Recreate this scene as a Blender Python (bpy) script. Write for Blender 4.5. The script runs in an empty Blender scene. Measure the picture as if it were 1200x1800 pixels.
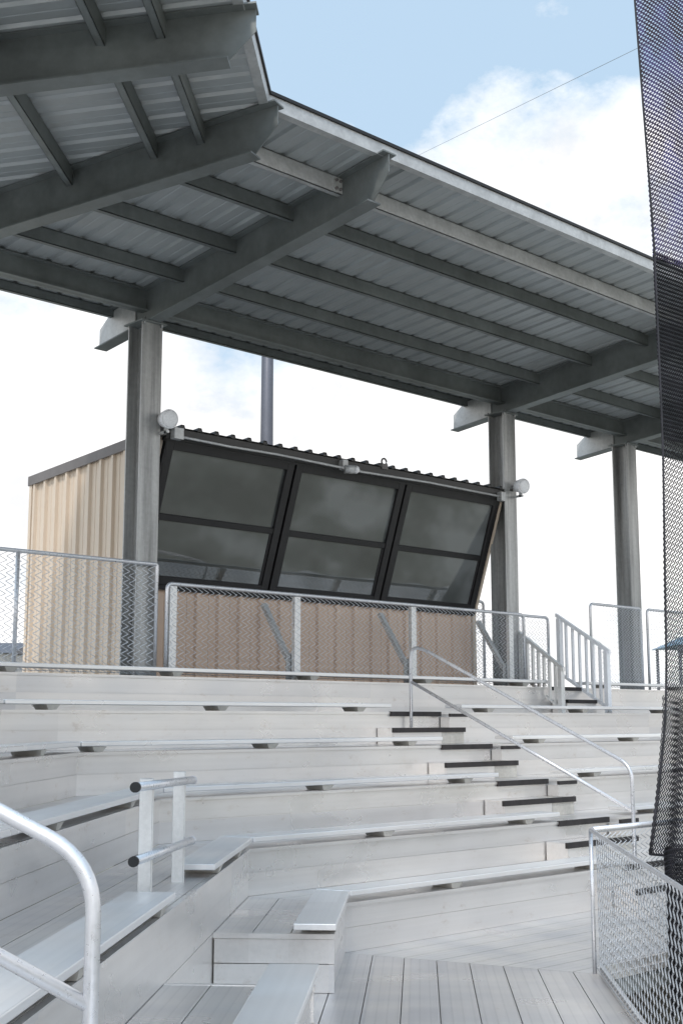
import bpy, math, random
from mathutils import Vector, Matrix
random.seed(7)
Z0=2.62
HEAD=math.radians(46.4); TILT=math.radians(9.17)
scene=bpy.context.scene
col=scene.collection

# ---------------------------------------------------------------- frames
M8=(7.7,8.08); BEND=math.radians(43.0)
W=(math.cos(BEND),math.sin(BEND)); NL=(-math.sin(BEND),math.cos(BEND))
K=math.tan(BEND/2)
def MAIN(s,t,z): return (s,t,z)
def LEFT(s,t,z):
    d=t-8.08
    return (M8[0]+W[0]*s+NL[0]*d, M8[1]+W[1]*s+NL[1]*d, z)
def mM(t): return 7.7-K*(t-8.08)
def mL(t): return K*(t-8.08)
def val(x,t): return x(t) if callable(x) else x

# ---------------------------------------------------------------- mesh builder
class MB:
    def __init__(s): s.v=[]; s.f=[]; s.sm=[]
    def add(s,vs,fs,smooth=False):
        o=len(s.v); s.v+= [tuple(p) for p in vs]
        for i,f in enumerate(fs):
            s.f.append(tuple(a+o for a in f))
            s.sm.append(smooth if isinstance(smooth,bool) else smooth[i])
    def hexa(s,fn,a0,a1,b0,b1,c0,c1):
        vs=[]
        for c in (c0,c1):
            for b,a in ((b0,a0),(b0,a1),(b1,a1),(b1,a0)):
                vs.append(fn(val(a,b),b,val(c,b)))
        s.add(vs,[(0,3,2,1),(4,5,6,7),(0,1,5,4),(1,2,6,5),(2,3,7,6),(3,0,4,7)])
    def prism(s,bot,top):
        n=len(bot)
        s.add(list(bot)+list(top),[tuple(reversed(range(n))),tuple(range(n,2*n))]+[(i,(i+1)%n,n+(i+1)%n,n+i) for i in range(n)])
    def tube(s,pts,r,n=10,caps=True):
        pts=[Vector(p) for p in pts]; vs=[]
        m=len(pts); prev=None
        for i,p in enumerate(pts):
            d=(pts[min(i+1,m-1)]-pts[max(i-1,0)]).normalized()
            if prev is None:
                a=Vector((0,0,1)) if abs(d.z)<.9 else Vector((1,0,0))
                x=d.cross(a).normalized()
            else:
                x=(prev-d*prev.dot(d)).normalized()
            prev=x; y=d.cross(x)
            rr=r[i] if isinstance(r,(list,tuple)) else r
            for k in range(n):
                an=2*math.pi*k/n
                vs.append(p+x*math.cos(an)*rr+y*math.sin(an)*rr)
        fs=[];sm=[]
        for i in range(m-1):
            for k in range(n):
                k2=(k+1)%n
                fs.append((i*n+k,i*n+k2,(i+1)*n+k2,(i+1)*n+k)); sm.append(n>5)
        if caps:
            fs.append(tuple(reversed(range(n)))); sm.append(False)
            fs.append(tuple(range((m-1)*n,m*n))); sm.append(False)
        s.add(vs,fs,sm)
def fillet(pts,r,n=6):
    pts=[Vector(p) for p in pts]; out=[pts[0]]
    for i in range(1,len(pts)-1):
        a,b,c=pts[i-1],pts[i],pts[i+1]
        p=b+(a-b).normalized()*min(r,(a-b).length*.49); q=b+(c-b).normalized()*min(r,(c-b).length*.49)
        for k in range(n+1):
            t=k/n
            out.append(p*(1-t)**2+b*2*t*(1-t)+q*t*t)
    out.append(pts[-1]); return out

def thing(name,loc,label,cat,group=None):
    e=bpy.data.objects.new(name,None); e.empty_display_size=.2
    e.location=(loc[0],loc[1],loc[2]+Z0); col.objects.link(e)
    e["label"]=label; e["category"]=cat
    if group: e["group"]=group
    return e
def mkmesh(name,mb,off):
    me=bpy.data.meshes.new(name)
    me.from_pydata([(x-off[0],y-off[1],z+Z0-off[2]) for x,y,z in mb.v],[],mb.f)
    me.polygons.foreach_set("use_smooth",mb.sm)
    me.update(); return me
def part(name,mb,parent,mat,label=None):
    wo=[0,0,0]; p=parent
    while p is not None:
        for i in range(3): wo[i]+=p.location[i]
        p=p.parent
    me=mkmesh(name,mb,wo); o=bpy.data.objects.new(name,me)
    me.materials.append(mat); col.objects.link(o); o.parent=parent
    if label: o["label"]=label
    return o
def solo(name,mb,mat,loc,label=None,cat=None,group=None,kind=None):
    L=(loc[0],loc[1],loc[2]+Z0)
    me=mkmesh(name,mb,L); o=bpy.data.objects.new(name,me); o.location=L
    me.materials.append(mat); col.objects.link(o)
    if label:o["label"]=label
    if cat:o["category"]=cat
    if group:o["group"]=group
    if kind:o["kind"]=kind
    return o

# ---------------------------------------------------------------- materials
def newmat(name):
    m=bpy.data.materials.new(name); m.use_nodes=True
    nt=m.node_tree; b=nt.nodes["Principled BSDF"]
    return m,nt,b
def N(nt,t,**kw):
    n=nt.nodes.new(t)
    for k,v in kw.items(): setattr(n,k,v)
    return n
def mapping(nt,scale,rot=0.0,loc=(0,0,0)):
    g=N(nt,'ShaderNodeNewGeometry'); a=N(nt,'ShaderNodeMapping'); a.inputs['Rotation'].default_value=(0,0,rot); a.inputs['Location'].default_value=loc
    nt.links.new(g.outputs['Position'],a.inputs['Vector'])
    b=N(nt,'ShaderNodeMapping'); b.inputs['Scale'].default_value=scale
    nt.links.new(a.outputs[0],b.inputs['Vector'])
    return b.outputs[0]
def noise(nt,vec,scale,detail=4,rough=.55):
    n=N(nt,'ShaderNodeTexNoise'); n.inputs['Scale'].default_value=scale; n.inputs['Detail'].default_value=detail; n.inputs['Roughness'].default_value=rough
    nt.links.new(vec,n.inputs['Vector']); return n.outputs['Fac']
def ramp(nt,fac,stops):
    r=N(nt,'ShaderNodeValToRGB'); e=r.color_ramp.elements
    while len(e)<len(stops): e.new(.5)
    for i,(p,c) in enumerate(stops):
        e[i].position=p; e[i].color=(c[0],c[1],c[2],1) if isinstance(c,(tuple,list)) else (c,c,c,1)
    nt.links.new(fac,r.inputs[0]); return r.outputs[0]
def mix(nt,a,b,fac,mode='MIX'):
    m=N(nt,'ShaderNodeMix',data_type='RGBA',blend_type=mode)
    for s,x in ((m.inputs[0],fac),(m.inputs[6],a),(m.inputs[7],b)):
        if isinstance(x,(int,float)): s.default_value=x if s==m.inputs[0] else (x,x,x,1)
        elif isinstance(x,tuple): s.default_value=(x[0],x[1],x[2],1)
        else: nt.links.new(x,s)
    return m.outputs[2]
def bump(nt,b,h,strength,dist=.01):
    n=N(nt,'ShaderNodeBump'); n.inputs['Strength'].default_value=strength; n.inputs['Distance'].default_value=dist
    nt.links.new(h,n.inputs['Height']); nt.links.new(n.outputs[0],b.inputs['Normal'])

def alu(name,left,base=(.84,.815,.79),metal=.70,rough=.30,dirt=.5,flute=False):
    m,nt,b=newmat(name)
    if left: rot=-BEND; loc=(-(W[0]*M8[0]+W[1]*M8[1]),-(NL[0]*M8[0]+NL[1]*M8[1]),-.702)
    else: rot=0; loc=(-7.7,-8.08,-.702)
    st=noise(nt,mapping(nt,(.12,16,16),rot,loc),1.6,2,.5)
    big=noise(nt,mapping(nt,(.5,.9,.9),rot,loc),1.1,3,.5)
    sheen=noise(nt,mapping(nt,(.8,.5,1.2),rot,loc),1.7,3,.55)
    c=mix(nt,ramp(nt,st,[(.3,tuple(x*.95 for x in base)),(.65,base)]),ramp(nt,big,[(.32,(.86,.86,.87)),(.62,(1,1,1))]),.8,'MULTIPLY')
    sn=N(nt,'ShaderNodeVectorMath',operation='FLOOR')
    nt.links.new(mapping(nt,(1/5.3,1/.28667,1/.2015),rot,(loc[0]+.7,loc[1]+.002,loc[2]+.012)),sn.inputs[0])
    wn=N(nt,'ShaderNodeTexWhiteNoise'); nt.links.new(sn.outputs[0],wn.inputs['Vector'])
    c=mix(nt,c,ramp(nt,wn.outputs['Value'],[(0,(.85,.86,.88)),(.4,(.94,.935,.93)),(1,(1,1,1))]),1.0,'MULTIPLY')
    # smudges, scuffs and small dents left from handling
    dr=noise(nt,mapping(nt,(2.4,4,5),rot,loc),1.8,7,.72)
    c=mix(nt,c,ramp(nt,dr,[(.29,(.62,.55,.48)),(.38,(.95,.93,.91)),(.44,(1,1,1))]),dirt,'MULTIPLY')
    sp=noise(nt,mapping(nt,(3,3,3),rot,loc),13,3,.7)
    c=mix(nt,c,ramp(nt,sp,[(.26,(.45,.40,.35)),(.31,(1,1,1))]),dirt,'MULTIPLY')
    if flute:
        wv=N(nt,'ShaderNodeTexWave',wave_type='BANDS',bands_direction='Y'); wv.inputs['Scale'].default_value=1.0
        nt.links.new(mapping(nt,(1,2*math.pi/20/.07167,1),rot,loc),wv.inputs['Vector'])
        c=mix(nt,c,ramp(nt,wv.outputs['Fac'],[(.0,.74),(.15,1)]),.35,'MULTIPLY')
        pb_=N(nt,'ShaderNodeVectorMath',operation='ADD')
        ws=N(nt,'ShaderNodeVectorMath',operation='SCALE'); nt.links.new(wn.outputs['Color'],ws.inputs[0]); ws.inputs['Scale'].default_value=.12
        nt.links.new(mapping(nt,(1.2,.25,.6),rot,loc),pb_.inputs[0]); nt.links.new(ws.outputs[0],pb_.inputs[1])
        pn=noise(nt,pb_.outputs[0],2.0,2,.5)
        c=mix(nt,c,ramp(nt,pn,[(.38,(.78,.80,.86)),(.64,(1,1,1))]),.5,'MULTIPLY')  # bluish bands painted in, standing in for light reflected off the deck
    nt.links.new(c,b.inputs['Base Color'])
    nt.links.new(ramp(nt,sheen,[(.30,rough-.07),(.70,rough+.14)]),b.inputs['Roughness'])
    b.inputs['Metallic'].default_value=metal
    bump(nt,b,sheen,.25,.012)
    return m
def metal(name,base,met,rough,var=.25,scale=3,stretch=(1,1,.35),bumpy=.1,tint=None,fine=.6):
    m,nt,b=newmat(name)
    n1=noise(nt,mapping(nt,stretch),scale,7,.65); n2=noise(nt,mapping(nt,(1,1,1)),scale*9,3,.6)
    lo=tuple(x*(1-var) for x in base); lo=lo if tint is None else tuple(a*b_ for a,b_ in zip(lo,tint))
    c=mix(nt,ramp(nt,n1,[(.35,lo),(.65,base)]),ramp(nt,n2,[(.35,.82),(.65,1.05)]),fine,'MULTIPLY')
    nt.links.new(c,b.inputs['Base Color']); b.inputs['Metallic'].default_value=met
    nt.links.new(ramp(nt,n2,[(.2,max(rough-.1,.05)),(.8,rough+.1)]),b.inputs['Roughness'])
    if bumpy: bump(nt,b,n2,bumpy,.004)
    return m
aluM=alu("aluminum_plank_straight",False)
aluL=alu("aluminum_plank_angled",True)
seatM=alu("aluminum_seat_straight",False,base=(.92,.905,.89),metal=.5,rough=.33,dirt=.12)
seatL=alu("aluminum_seat_angled",True,base=(.90,.885,.87),metal=.5,rough=.33,dirt=.12)
floorM=alu("aluminum_deck_straight",False,base=(.80,.775,.745),metal=.6,rough=.30,dirt=.35,flute=True)
floorL=alu("aluminum_deck_angled",True,base=(.78,.745,.71),metal=.6,rough=.30,dirt=.35,flute=True)
brk=metal("cast_bracket",(.60,.57,.52),.3,.5)
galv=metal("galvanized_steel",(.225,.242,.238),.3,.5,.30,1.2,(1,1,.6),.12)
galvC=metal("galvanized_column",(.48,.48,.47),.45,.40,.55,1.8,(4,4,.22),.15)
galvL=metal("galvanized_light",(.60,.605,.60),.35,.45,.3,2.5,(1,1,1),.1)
pipe=metal("galvanized_pipe",(.70,.70,.72),.6,.32,.12,5,fine=.3)
wire=metal("fence_wire",(.66,.67,.69),.4,.45,.15,5,bumpy=0)
post=metal("aluminum_post",(.80,.79,.77),.4,.40,.14,4,fine=.4)
sheet=metal("roof_sheet",(.40,.42,.425),.2,.42,.14,.7,(1,.5,1),.03,fine=.25)
black=metal("black_frame",(.012,.011,.012),.0,.5,.3,5,bumpy=0)
nosing=metal("black_nosing",(.035,.030,.030),.0,.75,.4,12,bumpy=.3)
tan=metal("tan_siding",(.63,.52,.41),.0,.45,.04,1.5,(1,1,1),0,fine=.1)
tanF=metal("tan_siding_front_shaded",(.58,.425,.32),.0,.5,.06,1.5,(1,1,1),0,fine=.15)  # same siding in a browner tone, shade of the front painted in
brown=metal("grey_brown_trim",(.17,.155,.15),.1,.45,.2,3,bumpy=0)
darkroof=metal("dark_roof",(.05,.048,.046),.1,.45,.2,3,bumpy=0)
white=metal("white_plastic",(.84,.84,.85),0,.4,.05,6,bumpy=0)
polem=metal("dark_pole",(.13,.13,.15),.4,.5,.2,2,bumpy=0)
rubber=metal("black_rubber",(.015,.015,.015),0,.6,.2,9,bumpy=0)
bluem=metal("blue_fabric",(.16,.27,.36),0,.6,.15,2,bumpy=0)
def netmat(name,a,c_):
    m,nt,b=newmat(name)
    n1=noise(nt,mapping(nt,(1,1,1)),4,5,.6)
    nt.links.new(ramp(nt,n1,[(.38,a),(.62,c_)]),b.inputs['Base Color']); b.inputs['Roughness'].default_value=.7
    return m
netm=netmat("net_cord_black",(.010,.010,.013),(.025,.023,.03))
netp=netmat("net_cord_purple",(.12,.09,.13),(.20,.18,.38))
gm,nt,b=newmat("field_ground")
c=ramp(nt,noise(nt,mapping(nt,(1,1,1)),.8,8,.7),[(.3,(.18,.17,.12)),(.7,(.28,.25,.20))])
nt.links.new(c,b.inputs['Base Color']); b.inputs['Roughness'].default_value=.95
glass,nt,b=newmat("dark_window_glass")
n1=noise(nt,mapping(nt,(.5,.5,.7),.6),1.5,3,.5)
nt.links.new(ramp(nt,n1,[(.36,(.050,.055,.054)),(.52,(.085,.092,.090)),(.66,(.16,.17,.172))]),b.inputs['Base Color'])  # pale patches painted into the colour as soft sky reflections
b.inputs['Roughness'].default_value=.03; b.inputs['IOR'].default_value=1.9
n2=noise(nt,mapping(nt,(1,1,1)),.9,1,.4); bump(nt,b,n2,.2,.05)

# ---------------------------------------------------------------- ground
mb=MB(); S=1500; mb.add([(-S,-S,-2.62),(S,-S,-2.62),(S,S,-2.62),(-S,S,-2.62)],[(0,1,2,3)])
solo("ground",mb,gm,(0,0,-2.62),kind="structure")

# ---------------------------------------------------------------- bleacher tiers
D=.86; RI=.403
def TR(i): return -1.515+RI*i
def TP(i): return 8.08+D*i
UE=25.0; LS=-11.5
def planks(mb,fr,t0,t1,sa,sb,z,n,th=.045,gap=.007):
    w=(t1-t0)/n
    for k in range(n):
        mb.hexa(fr,sa,sb,t0+k*w+gap/2,t0+(k+1)*w-gap/2,z-th,z)
def riserboards(mb,fr,i,sa,sb,z0=None):
    t=TP(i); zt=TR(i)-.002; z0=zt-RI if z0 is None else z0
    zm=(zt+z0)/2
    mb.hexa(fr,sa,sb,t-.028,t-.003,z0+.004,zm-.002)
    mb.hexa(fr,sa,sb,t-.028,t-.003,zm+.002,zt-.032)
    mb.hexa(fr,sa,sb,t-.040,t-.003,zt-.030,zt)
    mb.hexa(fr,sa,sb,t-.020,t-.001,z0,zt-.01)
fl=thing("walkway_deck",(9,7,-1.92),"aluminum plank walkway deck in front of the seating","walkway")
mb=MB(); planks(mb,MAIN,6.0,8.08,mM,UE,-1.918,8); part("deck_plank",mb,fl,floorM)
mb=MB(); planks(mb,LEFT,6.0,8.08,-12,lambda t:mL(t)-.004,-1.918,8); part("deck_plank",mb,fl,floorL)
mb=MB(); planks(mb,LEFT,8.08,8.94,-3.42,-1.61,-1.918,3); part("deck_plank",mb,fl,floorL)
mb=MB(); planks(mb,LEFT,8.08,8.94,-8.6,-7.1,-1.918,3); part("deck_plank",mb,fl,floorL)
mb=MB(); mb.hexa(MAIN,mM,UE,6.02,8.0,-2.1,-1.975); part("substructure_beam",mb,fl,galv)
mb=MB(); mb.hexa(LEFT,-12,mL,6.02,8.9,-2.1,-1.975); part("substructure_beam",mb,fl,galv)
for i in range(6):
    tier=thing("bleacher_tier",(mM(TP(i)),TP(i),TR(i)-RI),"stepped aluminum bleacher tier with plank riser and tread","bleacher tier","aluminum bleacher tiers")
    t1=TP(i+1) if i<5 else 17.0; n=3 if i<5 else 16
    mb=MB(); riserboards(mb,MAIN,i,mM,UE); part("riser",mb,tier,aluM)
    mb=MB(); planks(mb,MAIN,TP(i)-.003,t1-.03,mM,UE,TR(i),n); part("tread",mb,tier,floorM)
    spans=[(LS,mL)] if i>0 else [(-7.1,-3.42),(-1.61,mL)]
    for a,b_ in spans:
        mb=MB(); mt=MB()
        riserboards(mb,LEFT,i,a,b_, z0=(TR(1)-2*RI if i==1 else None))
        planks(mt,LEFT,TP(i)-.003,t1-.03,a,(lambda t,b_=b_: val(b_,t)-(.004 if callable(b_) else 0)),TR(i),n)
        part("riser",mb,tier,aluL); part("tread",mt,tier,floorL)
    if i==0:
        for s0,s1 in ((-1.625,-1.60),(-3.43,-3.405),(-7.12,-7.095)):
            ep=MB()
            ep.hexa(LEFT,s0,s1,8.04,8.90,-1.914,-1.722); ep.hexa(LEFT,s0,s1,8.04,8.90,-1.716,-1.55)
            ep.hexa(LEFT,s0-.012,s1+.002,8.035,8.91,-1.546,-1.511)
            part("end_panel",ep,tier,aluL)
mb=MB(); mb.hexa(MAIN,mM,UE,16.9,17.0,.2,.45)
part("edge_beam",mb,tier,galv)

# ---------------------------------------------------------------- benches
def bench(fr,i,sa,sb,label,mat,bs):
    t0=TP(i)-.065; t1=TP(i)+.235; z=TR(i)+.10
    c=fr((val(sa,t0)+val(sb,t0))/2,t0,TR(i))
    e=thing("bench",c,label,"bench","aluminum bleacher benches")
    mb=MB(); mb.hexa(fr,sa,sb,t0,t1,z-.045,z)
    o=part("seat",mb,e,mat); m=o.modifiers.new("b","BEVEL"); m.width=.007; m.segments=2
    for s in bs:
        if s<min(val(sa,t0),val(sa,t1))+.05 or s>max(val(sb,t0),val(sb,t1))-.1: continue
        m2=MB()
        f=lambda a,b_,c_: fr(s+a,b_,c_)
        h0=TR(i)+.002; h1=z-.047
        bot=[f(-.045,t0+.024,h0-.0),f(.045,t0+.024,h0-.0),f(.045,t1-.03,h0),f(-.045,t1-.03,h0)]
        top=[f(-.08,t0+.006,h1),f(.08,t0+.006,h1),f(.08,t1-.02,h1),f(-.08,t1-.02,h1)]
        m2.prism(bot,top); part("bracket",m2,e,brk)
BU=[9.09+2.17*k for k in range(-2,8)]
AL,AR=11.78,13.12
lab="long flat aluminum bench seat on short brackets along a riser"
for i in range(6):
    if i<5:
        bench(MAIN,i,(lambda t:mM(t)+.012),AL,lab,seatM,BU)
        bench(MAIN,i,AR,UE,lab,seatM,[u+.3 for u in BU])
    else:
        bench(MAIN,i,mM,16.2,lab,seatM,BU); bench(MAIN,i,17.15,UE,lab,seatM,BU)
    BL=[-.55-2.17*k for k in range(-1,6)]
    if i in(0,1):
        e1=(lambda t:mL(t)-.05)
        bench(LEFT,i,-1.80,e1,"short aluminum bench seat beside an aisle opening",seatL,[-1.45,-.4])
        bench(LEFT,i,-6.9,-3.30,"aluminum bench seat ending at an aisle opening",seatL,[-3.6,-5.4])
    else:
        bench(LEFT,i,LS,(lambda t:mL(t)-.02),lab,seatL,[b_+.9*(i-2)*.4 for b_ in BL])

# ---------------------------------------------------------------- aisle steps
for i in range(5):
    z=TR(i)-RI/2; sh=-.25
    e=thing("stair_step",(12.4,TP(i)-.15,TR(i)-RI),"aluminum aisle step with black nosing strips","step","aluminum aisle steps with black edges")
    mb=MB(); mb.hexa(MAIN,AL+sh+.02,AR+sh-.45,TP(i)-.33,TP(i)-.044,TR(i)-RI+.002,z); part("step_box",mb,e,aluM)
    mb=MB(); mb.hexa(MAIN,AR+sh-.445,AR+sh-.02,TP(i)-.33,TP(i)-.044,TR(i)-RI+.002,z); part("step_box",mb,e,brk)
    mb=MB(); mb.hexa(MAIN,AR-.40,AR-.05,TP(i)-.20,TP(i)-.044,z+.003,TR(i)-.065); part("step_box",mb,e,aluM)
    mb=MB(); mb.hexa(MAIN,AL+sh,AR+sh,TP(i)-.346,TP(i)-.31,z-.055,z+.004); part("nosing",mb,e,nosing)
    mb=MB(); mb.hexa(MAIN,AL+.0,AR-.40,TP(i)-.06,TP(i)-.02,TR(i)-.055,TR(i)+.004); part("nosing",mb,e,nosing)
    mb=MB(); mb.hexa(MAIN,AR-.395,AR-.04,TP(i)-.215,TP(i)-.18,TR(i)-.062,TR(i)-.02); part("nosing",mb,e,nosing)
e=thing("stair_step",(16.65,12.2,.1),"aluminum step with black nosings up to the top deck","step","aluminum aisle steps with black edges")
mb=MB(); mb.hexa(MAIN,16.25,17.0,TP(5)-.33,TP(5)-.044,TR(4)+.002,TR(4)+RI/2); part("step_box",mb,e,aluM)
mb=MB(); mb.hexa(MAIN,16.25,17.0,TP(5)-.352,TP(5)-.30,TR(4)+RI/2-.05,TR(4)+RI/2+.006); part("nosing",mb,e,nosing)
mb=MB(); mb.hexa(MAIN,16.25,17.0,TP(5)-.062,TP(5),TR(5)-.05,TR(5)+.006); part("nosing",mb,e,nosing)

# ---------------------------------------------------------------- handrails
r=.021
e=thing("handrail",(12.1,9.8,-.6),"galvanized pipe handrail sloping down the middle of the aisle","handrail")
u=12.1; v0=11.42; v1=8.14; zt0=.92; zt1=-.50
mb=MB(); mb.tube(fillet([(u,v0,-.10),(u,v0,zt0+.0),(u,v0-.22,zt0-.03),(u,v1,zt1),(u,v1,TR(0)-.2)],.16),r,10); part("top_rail",mb,e,pipe)
mb=MB(); mb.tube([(u,v0,.48),(u,v1,-.98)],r*.95,10); part("lower_rail",mb,e,pipe)
e=thing("handrail",LEFT(-7.42,8.6,-1.5),"galvanized pipe stair handrail with rounded end and lower rail","handrail")
s=-7.42; tp=8.345
def hz(t,b): return b+.50*(t-tp)
mb=MB(); mb.tube(fillet([LEFT(s,10.6,hz(10.6,-.40)),LEFT(s,tp,hz(tp,-.40)),LEFT(s,tp,-1.515)],.15,8),.0225,16); part("top_rail",mb,e,pipe)
mb=MB(); mb.tube([LEFT(s,10.6,hz(10.6,-.79)),LEFT(s,tp+.005,hz(tp,-.79))],.0215,16); part("lower_rail",mb,e,pipe)
mb=MB(); mb.tube([LEFT(s,10.55,hz(10.6,-.40)),LEFT(s,10.55,TR(2))],.021,12); part("post",mb,e,pipe)

e=thing("guard_rail",LEFT(-2.8,9.1,TR(1)),"short aluminum guard rail with two flat posts and black end caps","guard rail")
tg=9.10
for s in (-3.12,-2.02):
    mb=MB(); mb.hexa(LEFT,s-.022,s+.022,tg-.042,tg+.042,TR(1)-.02,-.36)
    mb.hexa(LEFT,s-.026,s-.016,tg-.046,tg-.038,TR(1)-.02,-.365); o=part("post",mb,e,post)
    m=o.modifiers.new("b","BEVEL"); m.width=.004
for z in (-.385,-.80):
    A=Vector(LEFT(-3.66,tg-.050,z)); B=Vector(LEFT(-1.99,tg-.085,z-.035)); dd=(B-A).normalized()
    mb=MB(); mb.tube([A,B],.027,14); part("rail",mb,e,pipe)
    mb=MB(); mb.tube([A-dd*.03,A],.0305,14); part("end_cap",mb,e,rubber)
    mb=MB(); mb.tube([B,B+dd*.03],.0305,14); part("end_cap",mb,e,pipe)

# ---------------------------------------------------------------- fences
def chain(mb,P,length,height,p=.055,r=.0017,nrm=(0,1,0),pv=None):
    pv=pv or p/2
    n=int(length/p); m=int(height/pv)
    nv=Vector(nrm)*r*1.1
    for i in range(n+1):
        prev=None
        for j in range(m+1):
            a=i*p+(p/2 if j%2==0 else -p/2)*1.0
            a=min(max(a,0),length)
            q=Vector(P(a,j*height/m))+nv*(1 if j%2 else -1)
            if prev is not None:
                d=(q-prev).normalized(); x=d.cross(Vector(nrm)).normalized()*r; y=Vector(nrm)*r
                o=len(mb.v)
                for b_ in (prev,q):
                    mb.v+= [tuple(b_+x),tuple(b_-x*.5+y*.87),tuple(b_-x*.5-y*.87)]
                for k in range(3):
                    k2=(k+1)%3
                    mb.f.append((o+k,o+k2,o+3+k2,o+3+k)); mb.sm.append(False)
            prev=q
def fence(fr,s0,s1,t,zb,h,posts,label,flat=False,nrm=(0,1,0),p=.090,wr=.0042,rail=.024,curve=True,pv=None,cr=.08):
    e=thing("chain_link_fence",fr((s0+s1)/2,t,zb),label,"fence","chain-link guard fences")
    z=zb+h
    mb=MB()
    if curve: pts=fillet([fr(s0,t,zb),fr(s0,t,z),fr(s1,t,z),fr(s1,t,zb)],cr)
    else: pts=[fr(s0,t,z),fr(s1,t,z)]
    mb.tube(pts,rail,10); part("top_rail",mb,e,pipe)
    for s in posts:
        mb=MB()
        if flat: mb.hexa(fr,s-.05,s+.05,t-.03,t+.03,zb,z-.03)
        else: mb.tube([fr(s,t,zb),fr(s,t,z)],rail,10)
        part("post",mb,e,post if flat else pipe)
    mb=MB(); chain(mb,lambda a,hh: fr(s0+.02+a,t-.034,zb+.03+hh),s1-s0-.04,h-.06,p,wr,nrm,pv); part("mesh",mb,e,wire)
    mb=MB(); mb.tube([fr(s0,t-.02,zb+.04),fr(s1,t-.02,zb+.04)],.004,6); part("tension_wire",mb,e,wire)
    return e
zd=TR(5)
fence(MAIN,9.18,16.05,12.7,zd,1.13,[9.26,11.27,13.5,15.7],"low chain-link fence with pipe top rail below the press box",flat=True,wr=.0036)
fence(MAIN,5.9,9.08,12.78,zd,1.36,[7.2],"taller chain-link fence with pipe rail before the steel column",wr=.0044,cr=.03)
fence(LEFT,-6,mL(12.78),12.78,zd,1.36,[-4,-2,0],"taller chain-link fence along the angled top deck",nrm=(NL[0],NL[1],0))
fence(MAIN,15.45,16.15,13.6,zd,1.40,[],"narrow chain-link gate panel with pipe frame",wr=.0045)
fence(MAIN,16.2,17.0,12.95,zd,1.15,[],"narrow chain-link panel at the top of the steps",wr=.0048)
fence(MAIN,17.86,19.35,12.72,zd,1.42,[],"chain-link panel with pipe frame by the stair gate",wr=.0048)
fence(MAIN,19.55,24.5,12.72,zd,1.42,[21.5],"chain-link fence continuing along the top deck",wr=.0048)
fence(MAIN,8.50,14.0,6.1,-1.918,1.07,[12.1],"chain-link guard fence along the front walkway",curve=False,wr=.0032,p=.07)
fence(LEFT,-10,mL(6.1),6.1,-1.918,1.07,[mL(6.1)],"dense chain-link guard fence beside the front walkway",nrm=(NL[0],NL[1],0),wr=.0046,p=.105,pv=.036,curve=False,rail=.016)
e=thing("toe_board",LEFT(-4,6.07,-1.9),"aluminum toe board at the foot of the walkway fence","toe board")
mb=MB(); mb.hexa(LEFT,-11,mL,6.03,6.06,-1.93,-1.86); mb.hexa(MAIN,mM,14,6.03,6.06,-1.93,-1.86); part("board",mb,e,aluL)

for uu in (11.2,13.43,15.63):
    e=thing("fence_brace",(uu,12.9,zd),"diagonal steel brace from fence post to press box wall","brace","diagonal steel braces")
    mb=MB()
    def BR(a,b_,c_):
        d=Vector((0,.56,.83)).normalized(); n=Vector((0,-d.z,d.y))
        p=Vector((uu,12.76,zd+.30))+Vector((a,0,0))+d*b_+n*c_
        return tuple(p)
    mb.hexa(BR,-.04,.04,0,.90,-.006,.006); mb.hexa(BR,-.04,-.03,0,.90,-.05,-.006)
    part("brace_bar",mb,e,galvL)
    mb=MB(); mb.hexa(MAIN,uu-.06,uu+.06,12.745,12.757,zd,zd+.36); part("base_plate",mb,e,galvC)

def picket(u,mat,label,w=1.0,va=12.76,vb=11.86):
    e=thing("stair_railing",(u,12.3,zd-.2),label,"railing")
    a=(va,zd+1.18*w); b_=(vb,TR(4)+1.02*w)
    def zz(v,k=0): return b_[1]+(a[1]-b_[1])*(v-b_[0])/(a[0]-b_[0])-k
    def seg(mb,v0,v1,k0,k1,w=.022):
        mb.prism([(u-w,v0,zz(v0,k1)),(u+w,v0,zz(v0,k1)),(u+w,v1,zz(v1,k1)),(u-w,v1,zz(v1,k1))],[(u-w,v0,zz(v0,k0)),(u+w,v0,zz(v0,k0)),(u+w,v1,zz(v1,k0)),(u-w,v1,zz(v1,k0))])
    mb=MB(); seg(mb,vb-.06,va+.06,0,.06,.03); part("top_rail",mb,e,mat)
    mb=MB(); seg(mb,vb,va,.92*w,.97*w); part("bottom_rail",mb,e,mat)
    for v in (vb,va):
        mb=MB(); mb.hexa(MAIN,u-.045,u+.045,v-.035,v+.035,(TR(4) if v<12.3 else zd),zz(v,.05)); part("post",mb,e,mat)
    n=6
    for k in range(n):
        v=vb+(va-vb)*(k+1)/(n+1)
        mb=MB(); mb.hexa(MAIN,u-.026,u+.026,v-.014,v+.014,zz(v,.95*w),zz(v,.05)); part("picket",mb,e,mat)
picket(17.05,white,"light aluminum stair railing with vertical pickets")
picket(16.12,post,"shorter silver stair railing with vertical pickets beside the steps",.72,12.80,12.06)

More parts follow.
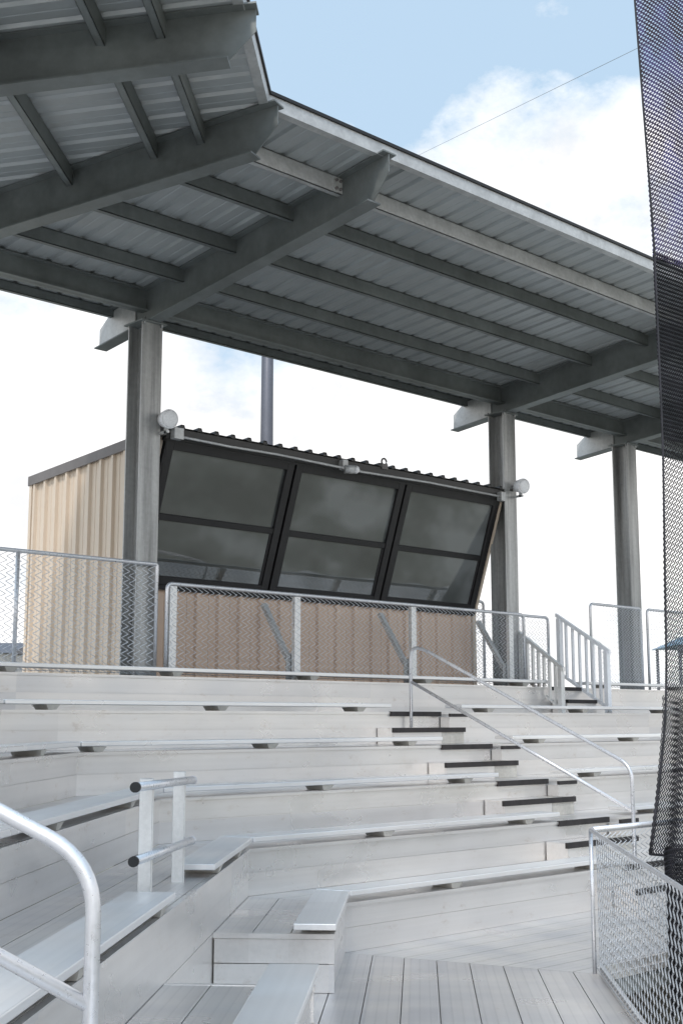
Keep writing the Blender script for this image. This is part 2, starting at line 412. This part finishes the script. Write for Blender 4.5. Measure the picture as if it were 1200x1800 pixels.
# ---------------------------------------------------------------- canopy
def ZR(t): return 5.78-.10*(t-8.8)
can=thing("canopy",(9.05,13,-2.62),"galvanized steel grandstand canopy with corrugated metal roof, rafters and columns","canopy")
TF=8.82; TB=13.80
C1=8.98; COLS=(C1,15.97,19.43)
def roofsheet(fr,s0,s1,main):
    mb=MB(); prof=[]
    s=s0
    while s<s1:
        prof+= [(s,0),(s+.10,0),(s+.108,.004),(s+.122,.004),(s+.13,0),(s+.210,0),(s+.235,.030),(s+.28,.030),(s+.30,0)]
        s+=.305
    vs=[]
    for s,dz in prof:
        if main: a=max(TF,8.08-(s-7.7)/K)
        else: a=max(TF,8.08+s/K)
        a=min(a,TB)
        for t in (a,TB):
            x=fr(s,t,ZR(t)+dz); vs.append(x)
    fs=[(2*i,2*i+2,2*i+3,2*i+1) for i in range(len(prof)-1)]
    mb.add(vs,fs); return mb
part("roof_panel",roofsheet(MAIN,mM(TB),UE,True),can,sheet)
part("roof_panel",roofsheet(LEFT,-11,mL(TB),False),can,sheet)
for fr,a,b_ in ((MAIN,mM,UE),(LEFT,-11,mL)):
    mb=MB()
    mb.hexa(fr,a,b_,TF-.03,TF-.01,ZR(TF)-.02,ZR(TF)+.115)
    mb.hexa(fr,a,b_,TF-.01,TF+.06,ZR(TF)-.02,ZR(TF)-.012)
    part("fascia",mb,can,galvL)
    mb=MB(); mb.hexa(fr,a,b_,TF-.05,TF+.03,ZR(TF)+.117,ZR(TF)+.15); part("edge_trim",mb,can,black)
    mb=MB(); mb.hexa(fr,a,b_,TB-.0,TB+.02,ZR(TB)-.04,ZR(TB)+.05); part("fascia",mb,can,galv)
def purlin(fr,a,b_,t,depth=.175,fl=.065,mat=galv):
    mb=MB(); z=ZR(t)-.004; zb=z-depth
    mb.hexa(fr,a,b_,t-.004,t+.004,zb,z)
    mb.hexa(fr,a,b_,t-.004,t+fl,zb,zb+.008); mb.hexa(fr,a,b_,t-.004,t+fl,z-.008,z-.001)
    mb.hexa(fr,a,b_,t+fl-.004,t+fl,zb,zb+.025)
    part("purlin",mb,can,mat)
TP1=9.42
purlin(MAIN,mM,C1-.01,TP1,.19,.07,galvL); purlin(MAIN,C1+.01,UE,TP1,.19,.07,galvL)
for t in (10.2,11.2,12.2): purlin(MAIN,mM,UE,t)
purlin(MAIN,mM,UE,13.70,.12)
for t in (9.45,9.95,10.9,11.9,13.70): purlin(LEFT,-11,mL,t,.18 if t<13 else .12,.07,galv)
def ibeam_row(fr,a,b_,t,depth,zoff=.0,w=.16):
    mb=MB(); z=ZR(t)-.006-zoff; zb=z-depth
    mb.hexa(fr,a,b_,t-.006,t+.006,zb,z); mb.hexa(fr,a,b_,t-w/2,t+w/2,zb,zb+.014); mb.hexa(fr,a,b_,t-w/2,t+w/2,z-.014,z)
    part("eave_beam",mb,can,galv)
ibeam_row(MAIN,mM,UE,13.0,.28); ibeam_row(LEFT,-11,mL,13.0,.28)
def rafter(P,L0,L1,depth=.45,w=.19,tw=.012):
    mb=MB()
    def pt(l,c,dz):
        x,y,_,zt=P(l,c,0); return (x,y,zt+dz)
    t0=-.006
    poly=[(L0,t0),(L0,-.22),(L0+.22,-depth),(L1,-depth),(L1,t0-.18),(L1-.3,t0)]
    mb.prism([pt(l,-tw/2,z) for l,z in poly],[pt(l,tw/2,z) for l,z in poly])
    def fl(l0,l1,z0,z1,a,b_):
        mb.prism([pt(l0,-w/2,z0),pt(l0,w/2,z0),pt(l1,w/2,a),pt(l1,-w/2,a)],[pt(l0,-w/2,z1),pt(l0,w/2,z1),pt(l1,w/2,b_),pt(l1,-w/2,b_)])
    fl(L0-.01,L1-.3,t0-.016,t0,t0-.016,t0)
    fl(L0+.22,L1,-depth-.016,-depth,-depth-.016,-depth)
    return mb
def Pmain(u0):
    return lambda l,c,z:(u0+c,l,0,ZR(l))
RE=14.02
for u0 in COLS:
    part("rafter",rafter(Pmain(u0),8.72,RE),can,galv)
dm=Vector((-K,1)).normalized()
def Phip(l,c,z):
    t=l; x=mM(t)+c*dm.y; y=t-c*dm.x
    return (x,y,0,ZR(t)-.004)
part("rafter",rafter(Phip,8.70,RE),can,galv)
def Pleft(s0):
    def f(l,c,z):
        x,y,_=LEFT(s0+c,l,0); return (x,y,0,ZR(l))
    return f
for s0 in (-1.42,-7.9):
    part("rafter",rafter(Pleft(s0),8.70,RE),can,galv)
for u0 in COLS:
    mb=MB()
    q=[(13.2,-.444),(RE-.005,-.444),(RE-.005,-.20),(RE-.28,-.04),(13.2,-.04)]
    mb.prism([(u0-.022,t,ZR(t)+z) for t,z in q],[(u0-.012,t,ZR(t)+z) for t,z in q])
    part("rafter_tail_sunlit_face",mb,can,galvL)  # pale sheet on one side only, painted sunlight on the rafter tail
    mb=MB(); mb.hexa(MAIN,u0-.15,u0-.012,TP1-.02,TP1-.006,ZR(TP1)-.19,ZR(TP1)-.02); part("clip_plate",mb,can,galvL)
    for k in (.06,.15):
        for q in (.05,.11):
            mb=MB(); mb.tube([(u0-q,TP1-.008,ZR(TP1)-k),(u0-q,TP1-.045,ZR(TP1)-k)],.016,6); part("bolt",mb,can,brown)
for u0 in COLS:
    mb=MB(); v=13.0; zt=ZR(13)-.47
    mb.hexa(MAIN,u0-.15,u0+.15,v-.155,v-.135,-2.62,zt); mb.hexa(MAIN,u0-.15,u0+.15,v+.135,v+.155,-2.62,zt)
    mb.hexa(MAIN,u0-.008,u0+.008,v-.135,v+.135,-2.62,zt)
    part("column",mb,can,galvC)
    mb=MB(); mb.hexa(MAIN,u0-.19,u0+.19,v-.2,v+.2,zt,zt+.018)
    part("cap_plate",mb,can,galv)
    for a,b_ in ((-.13,-.17),(.13,-.17),(-.13,.17),(.13,.17)):
        mb=MB(); mb.tube([(u0+a,v+b_,zt-.035),(u0+a,v+b_,zt+.05)],.014,6); part("bolt",mb,can,galvC)

# ---------------------------------------------------------------- press box
pb=thing("press_box",(12.5,14.6,zd),"tan metal press box with slanted black-framed windows and dark roof","press box")
UL,UR=9.27,15.80
VF,VB=13.55,16.1
def ztop(v): return 3.56-.065*(v-12.95)
def zbot(v):
    if v>=VF: return zd
    return 1.74+(VF-v)/(VF-12.98)*(3.44-1.74)
def ribs(a0,a1,p=.305):
    out=[];a=a0; k=p/.305
    while a<a1-.001:
        for da,h in ((0,0),(.10,0),(.105,.008),(.125,.008),(.13,0),(.205,0),(.220,.045),(.270,.045),(.285,0)):
            if a+da*k<a1: out.append((a+da*k,h))
        a+=p
    out.append((a1,0)); return out
vs=[]
prof=[(v,h) for v,h in ribs(12.98,VB,.28)]
prof2=[]
for k,(v,h) in enumerate(prof):
    prof2.append((v,h))
    if k+1<len(prof) and v<VF<prof[k+1][0]: prof2+=[(VF-.0005,h),(VF,h)]
mb=MB()
for v,h in prof2: vs+=[(UL-h,v,zbot(v)),(UL-h,v,ztop(v))]
mb.add(vs,[(2*i,2*i+1,2*i+3,2*i+2) for i in range(len(prof2)-1)])
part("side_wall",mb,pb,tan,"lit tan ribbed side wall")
mb=MB(); vs=[]
for v,h in prof2: vs+=[(UR+h,v,zbot(v)),(UR+h,v,ztop(v))]
mb.add(vs,[(2*i,2*i+2,2*i+3,2*i+1) for i in range(len(prof2)-1)]); part("side_wall",mb,pb,tan)
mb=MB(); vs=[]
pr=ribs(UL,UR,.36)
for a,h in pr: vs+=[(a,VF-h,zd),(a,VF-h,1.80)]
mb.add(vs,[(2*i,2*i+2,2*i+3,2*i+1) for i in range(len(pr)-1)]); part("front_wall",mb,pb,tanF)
mb=MB(); mb.hexa(MAIN,UL,UR,VB-.02,VB,zd,ztop(VB)); part("back_wall",mb,pb,tan)
for q in ((UL-.045,UL+.03,13.52,13.58,1.72),(UL-.045,UL+.03,VB-.03,VB+.03,ztop(VB)),(UR-.03,UR+.045,13.505,13.58,1.72)):
    mb=MB(); mb.hexa(MAIN,q[0],q[1],q[2],q[3],zd,q[4]); part("corner_trim",mb,pb,tan)
mb=MB(); rp=[]; a=UL-.03
while a<UR+.03:
    rp+=[(a,0),(a+.19,0),(a+.205,.04),(a+.255,.04),(a+.27,0)]; a+=.272
for lay in (0,.012):
    base=[]
    for a,h in rp: base+=[(a,12.84,ztop(12.84)+h+lay+.05),(a,VB+.05,ztop(VB+.05)+h+lay+.05)]
    n=len(rp); mb.add(base,[(2*i,2*i+2,2*i+3,2*i+1) for i in range(n-1)])
for k in range(0,len(rp)-4,5):
    q=[rp[k+1],rp[k+2],rp[k+3],rp[k+4]]
    mb.add([(a,12.842,ztop(12.84)+h+.05) for a,h in q],[(0,1,2,3)])
part("roof",mb,pb,darkroof)
for x0,x1 in ((UL-.06,UL-.034),(UR+.035,UR+.06)):
    mb=MB()
    mb.prism([(x0,12.86,ztop(12.86)-.06),(x1,12.86,ztop(12.86)-.06),(x1,VB+.05,ztop(VB)-.07),(x0,VB+.05,ztop(VB)-.07)],
         [(x0,12.86,ztop(12.86)+.075),(x1,12.86,ztop(12.86)+.075),(x1,VB+.05,ztop(VB)+.065),(x0,VB+.05,ztop(VB)+.065)])
    part("roof_trim",mb,pb,brown)
mb=MB(); mb.hexa(MAIN,UL-.03,UR+.03,12.862,12.90,ztop(12.86)-.10,ztop(12.86)+.046); part("roof_trim",mb,pb,darkroof)
B0=Vector((0,13.53,1.72)); B1=Vector((0,12.95,3.46)); dB=(B1-B0); HB=dB.length; dB.normalize(); nB=Vector((0,-dB.z,dB.y))
def WN(a,b_,c_):
    p=B0+dB*b_+nB*c_; return (a,p.y,p.z)
mb=MB(); mb.hexa(WN,UL+.01,UR-.01,-.01,HB+.02,-.06,-.03); mb.hexa(WN,UL,UR,HB-.01,HB+.06,-.06,.05)
mb.hexa(WN,UL,UR,-.06,.0,-.06,.06)
part("window_wall",mb,pb,black)
mb=MB(); mb.hexa(WN,UR,UR+.05,-.03,HB-.02,-.12,.04); part("corner_trim",mb,pb,tan)
ww=(UR-UL)/3
for k in range(3):
    a0=UL+k*ww+.02; a1=a0+ww-.04
    w=bpy.data.objects.new("window",None); w.location=(a0-pb.location.x,13.3-pb.location.y,2.5+Z0-pb.location.z); col.objects.link(w); w.parent=pb
    mb=MB(); f=.115
    mb.hexa(WN,a0,a0+f,0,HB,-.03,.045); mb.hexa(WN,a1-f,a1,0,HB,-.03,.045)
    mb.hexa(WN,a0+f,a1-f,0,.11,-.03,.04); mb.hexa(WN,a0+f,a1-f,HB-.10,HB,-.03,.04)
    hm=HB*.475
    mb.hexa(WN,a0+f,a1-f,hm-.042,hm+.042,-.03,.03)
    mb.hexa(WN,a0+f,a0+f+.035,.11,hm-.042,-.03,.022); mb.hexa(WN,a1-f-.035,a1-f,.11,hm-.042,-.03,.022)
    o=part("frame",mb,w,black); m=o.modifiers.new("b","BEVEL"); m.width=.006
    mb=MB(); mb.hexa(WN,a0+f,a1-f,hm+.041,HB-.10,-.012,-.004); part("pane",mb,w,glass)
    mb=MB(); mb.hexa(WN,a0+f+.035,a1-f-.035,.11,hm-.041,-.004,.004); part("pane",mb,w,glass)
mb=MB(); pts=[(UL+.15,12.80,3.50),(10.2,12.80,3.49),(11.0,12.79,3.50),(12.6,12.79,3.475),(14,12.79,3.50),(UR-.1,12.80,3.49)]
mb.tube(pts,.016,8); part("conduit",mb,pb,galvL)
mb=MB(); mb.hexa(MAIN,UL+.02,UL+.16,12.76,12.85,3.46,3.60); part("junction_box",mb,pb,galvL)
mb=MB(); mb.hexa(MAIN,UR-.16,UR-.05,12.76,12.85,3.42,3.56); part("junction_box",mb,pb,galvL)
e=thing("security_camera",(12.35,12.75,3.5),"small grey dome security camera on the press box roof edge","camera")
mb=MB(); mb.tube([(12.25,12.80,3.47),(12.38,12.72,3.47)],.06,12); part("housing",mb,e,galvL)
mb=MB(); mb.tube([(12.38,12.72,3.47),(12.41,12.70,3.46),(12.43,12.69,3.455)],[.062,.05,.02],12); part("lens_dome",mb,e,white)
mb=MB(); mb.hexa(MAIN,12.2,12.3,12.78,12.86,3.46,3.60); part("mount",mb,e,galvL)
e=thing("roof_bracket",(13.15,12.9,3.6),"small dark ring bracket on the roof edge","bracket")
mb=MB(); mb.tube([(13.1+.05*math.cos(t),12.86,3.70+.05*math.sin(t)) for t in [i*.55 for i in range(12)]],.014,6); part("ring",mb,e,brown)
mb=MB(); mb.hexa(MAIN,13.04,13.16,12.84,12.90,3.59,3.67); part("foot",mb,e,brown)
def speaker(u,v,z,k):
    e=thing("loudspeaker",(u,v,z),"round white outdoor loudspeaker clamped to a steel column","loudspeaker","white loudspeakers")
    d=Vector((-.15,-1,-.12)).normalized(); p=Vector((u,v,z))
    mb=MB(); mb.tube([p-d*.15,p-d*.11,p-d*.02,p+d*.03,p+d*.045],[.06,.095,.115,.122,.115],24); part("housing",mb,e,white)
    mb=MB(); mb.tube([p+d*.045,p+d*.055,p+d*.06],[.108,.095,.02],24); part("grille",mb,e,white)
    mb=MB(); g=lambda a,b_,c_:(p.x+a,p.y+b_,p.z+c_)
    mb.tube([p-d*.14,p-d*.14+Vector((k,.12,0))],.02,8); mb.hexa(g,-.02,.02,-.0,.2,-.17,-.14); mb.hexa(g,-.02,.02,.02,.06,-.17,.0)
    part("bracket",mb,e,galvL)
speaker(9.13,12.68,3.66,-.05); speaker(16.02,12.64,3.68,0)

# ---------------------------------------------------------------- light pole, cable, far pavilion
fd=Vector((math.cos(HEAD),math.sin(HEAD))); rd=Vector((math.sin(HEAD),-math.cos(HEAD)))
def FR(F,R): 
    p=fd*F+rd*R; return p.x,p.y
x,y=FR(30,-1.78)
e=thing("light_pole",(x,y,-2.62),"tall dark steel light pole standing behind the press box","pole")
mb=MB(); mb.tube([(x,y,-2.62),(x,y,6),(x,y,14)],[.19,.155,.12],16); part("shaft",mb,e,polem)
mb=MB(); mb.hexa(lambda a,b_,c_:(x+a,y+b_,c_),-1,1,-.1,.1,13.7,13.9); part("cross_arm",mb,e,polem)
def direc(px,py):
    f=2260; r_=(px-600)/f; u_=(900-py)/f; ct,st=math.cos(TILT),math.sin(TILT)
    Fw=ct-u_*st; U=st+u_*ct
    X=FR(Fw,r_); return Vector((X[0],X[1],U))
c0=direc(1125,82)*24; c1=direc(745,268)*40
e=thing("overhead_cable",tuple(c0),"thin dark overhead cable against the sky","cable")
mb=MB(); d=c1-c0; pts=[c0+d*t for t in [-.3+.1*i for i in range(20)]]
mb.tube(pts,.0050,5); part("strand",mb,e,galv)
X=FR(78,23.0)
e=thing("pavilion",(X[0],X[1],-2.62),"distant shelter with a blue pitched roof","pavilion")
fp=lambda a,b_,c_:(X[0]+rd.x*a+fd.x*b_,X[1]+rd.y*a+fd.y*b_,c_)
mb=MB(); mb.prism([fp(-3.6,-3,4.3),fp(3.6,-3,4.3),fp(3.6,3,4.3),fp(-3.6,3,4.3)],[fp(-1.2,-.2,5.5),fp(2.2,-.2,5.5),fp(2.2,.2,5.5),fp(-1.2,.2,5.5)])
part("roof",mb,e,bluem)
for a,b_ in ((-3.3,-2.7),(3.3,-2.7),(-3.3,2.7),(3.3,2.7)):
    mb=MB(); mb.hexa(fp,a-.08,a+.08,b_-.08,b_+.08,-2.62,4.3); part("post",mb,e,polem)
mb=MB(); mb.hexa(fp,-3.4,3.4,-2.72,-2.66,3.7,4.25); part("valance",mb,e,polem)
X2=FR(70,-18.0)
e=thing("distant_shed",(X2[0],X2[1],-2.62),"low grey shed far behind the stands","shed")
fq=lambda a,b_,c_:(X2[0]+rd.x*a+fd.x*b_,X2[1]+rd.y*a+fd.y*b_,c_)
mb=MB(); mb.hexa(fq,-5,.9,-3,3,-2.62,3.4); part("wall",mb,e,galvC)
mb=MB(); mb.prism([fq(-5.3,-3.3,3.4),fq(1.1,-3.3,3.4),fq(1.1,3.3,3.4),fq(-5.3,3.3,3.4)],[fq(-5.3,-.1,4.1),fq(1.1,-.1,4.1),fq(1.1,.1,4.1),fq(-5.3,.1,4.1)]); part("roof",mb,e,polem)

# ---------------------------------------------------------------- netting
def xl(h):
    P=[(-2.6,9.05),(-1.05,8.98),(-.6,9.12),(0,9.28),(.5,9.33),(2.4,9.41),(4.1,9.40),(6.4,9.24),(9,9.1)]
    for (a,b_),(c_,d_) in zip(P,P[1:]):
        if h<=c_: return b_+(d_-b_)*(h-a)/(c_-a)
    return P[-1][1]
e=thing("safety_net",(9.4,5.9,-1.05),"tall black sports safety netting hanging beside the fence","net")
def netlayer(h0,h1,wid,off,p,r,ph,wr=.03,sx=0,slant=0):
    mb=MB()
    def P(a,hh):
        h=h0+hh
        return (xl(h)+sx+a, 5.9+off+wr*math.sin(a*5+ph+.5*h)+wr*.4*math.sin(h*2+a*3), h+slant*a)
    n=int(wid/p); m=int((h1-h0)/(p*.62))
    for i in range(n+1):
        prev=None
        for j in range(m+1):
            a=min(max(i*p+(p/2 if j%2==0 else -p/2),0),wid)
            q=Vector(P(a,j*(h1-h0)/m))
            if prev is not None:
                d=(q-prev).normalized(); x=Vector((d.z,0,-d.x))*r; y=Vector((0,1,0))*r
                o=len(mb.v)
                for b_ in (prev,q): mb.v+=[tuple(b_+x),tuple(b_-x*.5+y),tuple(b_-x*.5-y)]
                for k in range(3):
                    k2=(k+1)%3; mb.f.append((o+k,o+k2,o+3+k2,o+3+k)); mb.sm.append(False)
            prev=q
    return mb
part("net_panel",netlayer(-1.05,2.4,1.3,0,.040,.0052,0,.015,slant=-.12),e,netm)
part("net_panel",netlayer(-1.05,.2,1.3,.02,.040,.0045,1,.02,slant=-.12,sx=.015),e,netm)
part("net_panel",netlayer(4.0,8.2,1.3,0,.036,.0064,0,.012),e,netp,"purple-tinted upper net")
part("net_panel",netlayer(2.38,4.05,1.3,0,.030,.0070,0,.012),e,netm,"dense overlapping net band")
part("net_panel",netlayer(-2.3,-1.0,.9,-.12,.03,.0065,.9,.12,.02),e,netm,"bunched net by the ground")
part("net_panel",netlayer(-2.3,-1.1,.7,-.25,.03,.0065,2.2,.12,.10),e,netm,"bunched net by the ground")
mb=MB(); mb.tube([(xl(-1.05+.3*i),5.9,-1.05+.3*i) for i in range(31)],.009,8); part("edge_rope",mb,e,netm)
mb=MB(); mb.tube([(xl(-1.05)+.1*i,5.9,-1.05-.012*i) for i in range(14)],.010,8); part("edge_rope",mb,e,netm)

# ---------------------------------------------------------------- camera
cam=bpy.data.cameras.new("camera"); co=bpy.data.objects.new("camera",cam); col.objects.link(co)
co.location=(0,0,Z0); co.rotation_euler=(math.pi/2+TILT,0,HEAD-math.pi/2)
cam.sensor_fit='VERTICAL'; cam.sensor_height=36; cam.sensor_width=24; cam.lens=2260/1800*36
cam.clip_end=5000; scene.camera=co

# ---------------------------------------------------------------- light
sd=Vector((-.68,-.48,0)).normalized(); el=math.radians(52)
sun=bpy.data.lights.new("sun","SUN"); so=bpy.data.objects.new("sun",sun); col.objects.link(so)
sv=Vector((sd.x*math.cos(el),sd.y*math.cos(el),math.sin(el)))
so.rotation_euler=sv.to_track_quat('Z','Y').to_euler(); so.location=(0,0,30)
sun.energy=2.0; sun.angle=math.radians(6); sun.color=(1,.93,.85)
w=bpy.data.worlds.new("World"); scene.world=w; w.use_nodes=True
nt=w.node_tree; bg=nt.nodes["Background"]
sky=N(nt,'ShaderNodeTexSky'); sky.sky_type='NISHITA'; sky.sun_disc=False; sky.sun_elevation=el; sky.sun_rotation=math.atan2(sd.x,sd.y)
tc=N(nt,'ShaderNodeTexCoord')
mp=N(nt,'ShaderNodeMapping'); mp.inputs['Scale'].default_value=(1,1,1.5); mp.inputs['Location'].default_value=(.35,.1,0)
nt.links.new(tc.outputs['Generated'],mp.inputs['Vector'])
cn=noise(nt,mp.outputs[0],7.5,11,.62)
sx=N(nt,'ShaderNodeSeparateXYZ'); nt.links.new(tc.outputs['Generated'],sx.inputs[0])
hr=N(nt,'ShaderNodeMapRange'); hr.inputs['From Min'].default_value=0.22; hr.inputs['From Max'].default_value=.44; hr.inputs['To Min'].default_value=.25; hr.inputs['To Max'].default_value=-.12
nt.links.new(sx.outputs['Z'],hr.inputs['Value'])
def addm(a,b_):
    ad=N(nt,'ShaderNodeMath',operation='ADD'); nt.links.new(a,ad.inputs[0]); nt.links.new(b_,ad.inputs[1]); return ad.outputs[0]
def puff(px,py,rad,amp):
    d=direc(px,py).normalized()
    vd=N(nt,'ShaderNodeVectorMath',operation='DISTANCE'); vd.inputs[1].default_value=d; nt.links.new(tc.outputs['Generated'],vd.inputs[0])
    m=N(nt,'ShaderNodeMapRange',interpolation_type='SMOOTHSTEP'); m.inputs['From Min'].default_value=0; m.inputs['From Max'].default_value=rad; m.inputs['To Min'].default_value=amp; m.inputs['To Max'].default_value=0
    nt.links.new(vd.outputs['Value'],m.inputs['Value']); return m.outputs[0]
f=addm(cn,hr.outputs[0])
f=addm(f,puff(1040,350,.18,.22)); f=addm(f,puff(840,200,.07,.13))
f=addm(f,puff(700,40,.10,-.14)); f=addm(f,puff(1060,60,.08,-.12)); f=addm(f,puff(630,690,.03,-.07))
cf=ramp(nt,f,[(.43,0),(.53,.5),(.68,1)])
shade=ramp(nt,noise(nt,mp.outputs[0],8,8,.65),[(.36,(9.9,9.95,10.1)),(.56,(13.2,13.05,12.9))])
pale=mix(nt,sky.outputs[0],(6.3,8.4,10.5),.8)
c=mix(nt,pale,shade,cf)
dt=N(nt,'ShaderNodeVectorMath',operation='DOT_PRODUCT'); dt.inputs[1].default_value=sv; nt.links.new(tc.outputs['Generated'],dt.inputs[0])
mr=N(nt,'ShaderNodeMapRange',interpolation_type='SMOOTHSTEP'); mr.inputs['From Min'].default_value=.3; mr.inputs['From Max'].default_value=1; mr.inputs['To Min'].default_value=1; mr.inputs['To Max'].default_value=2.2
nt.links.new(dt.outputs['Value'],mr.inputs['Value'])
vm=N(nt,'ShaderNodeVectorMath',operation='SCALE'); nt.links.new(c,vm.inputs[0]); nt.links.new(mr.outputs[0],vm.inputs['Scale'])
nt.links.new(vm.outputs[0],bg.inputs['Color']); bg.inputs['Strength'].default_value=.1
scene.view_settings.view_transform='Standard'; scene.view_settings.look='None'; scene.view_settings.exposure=0
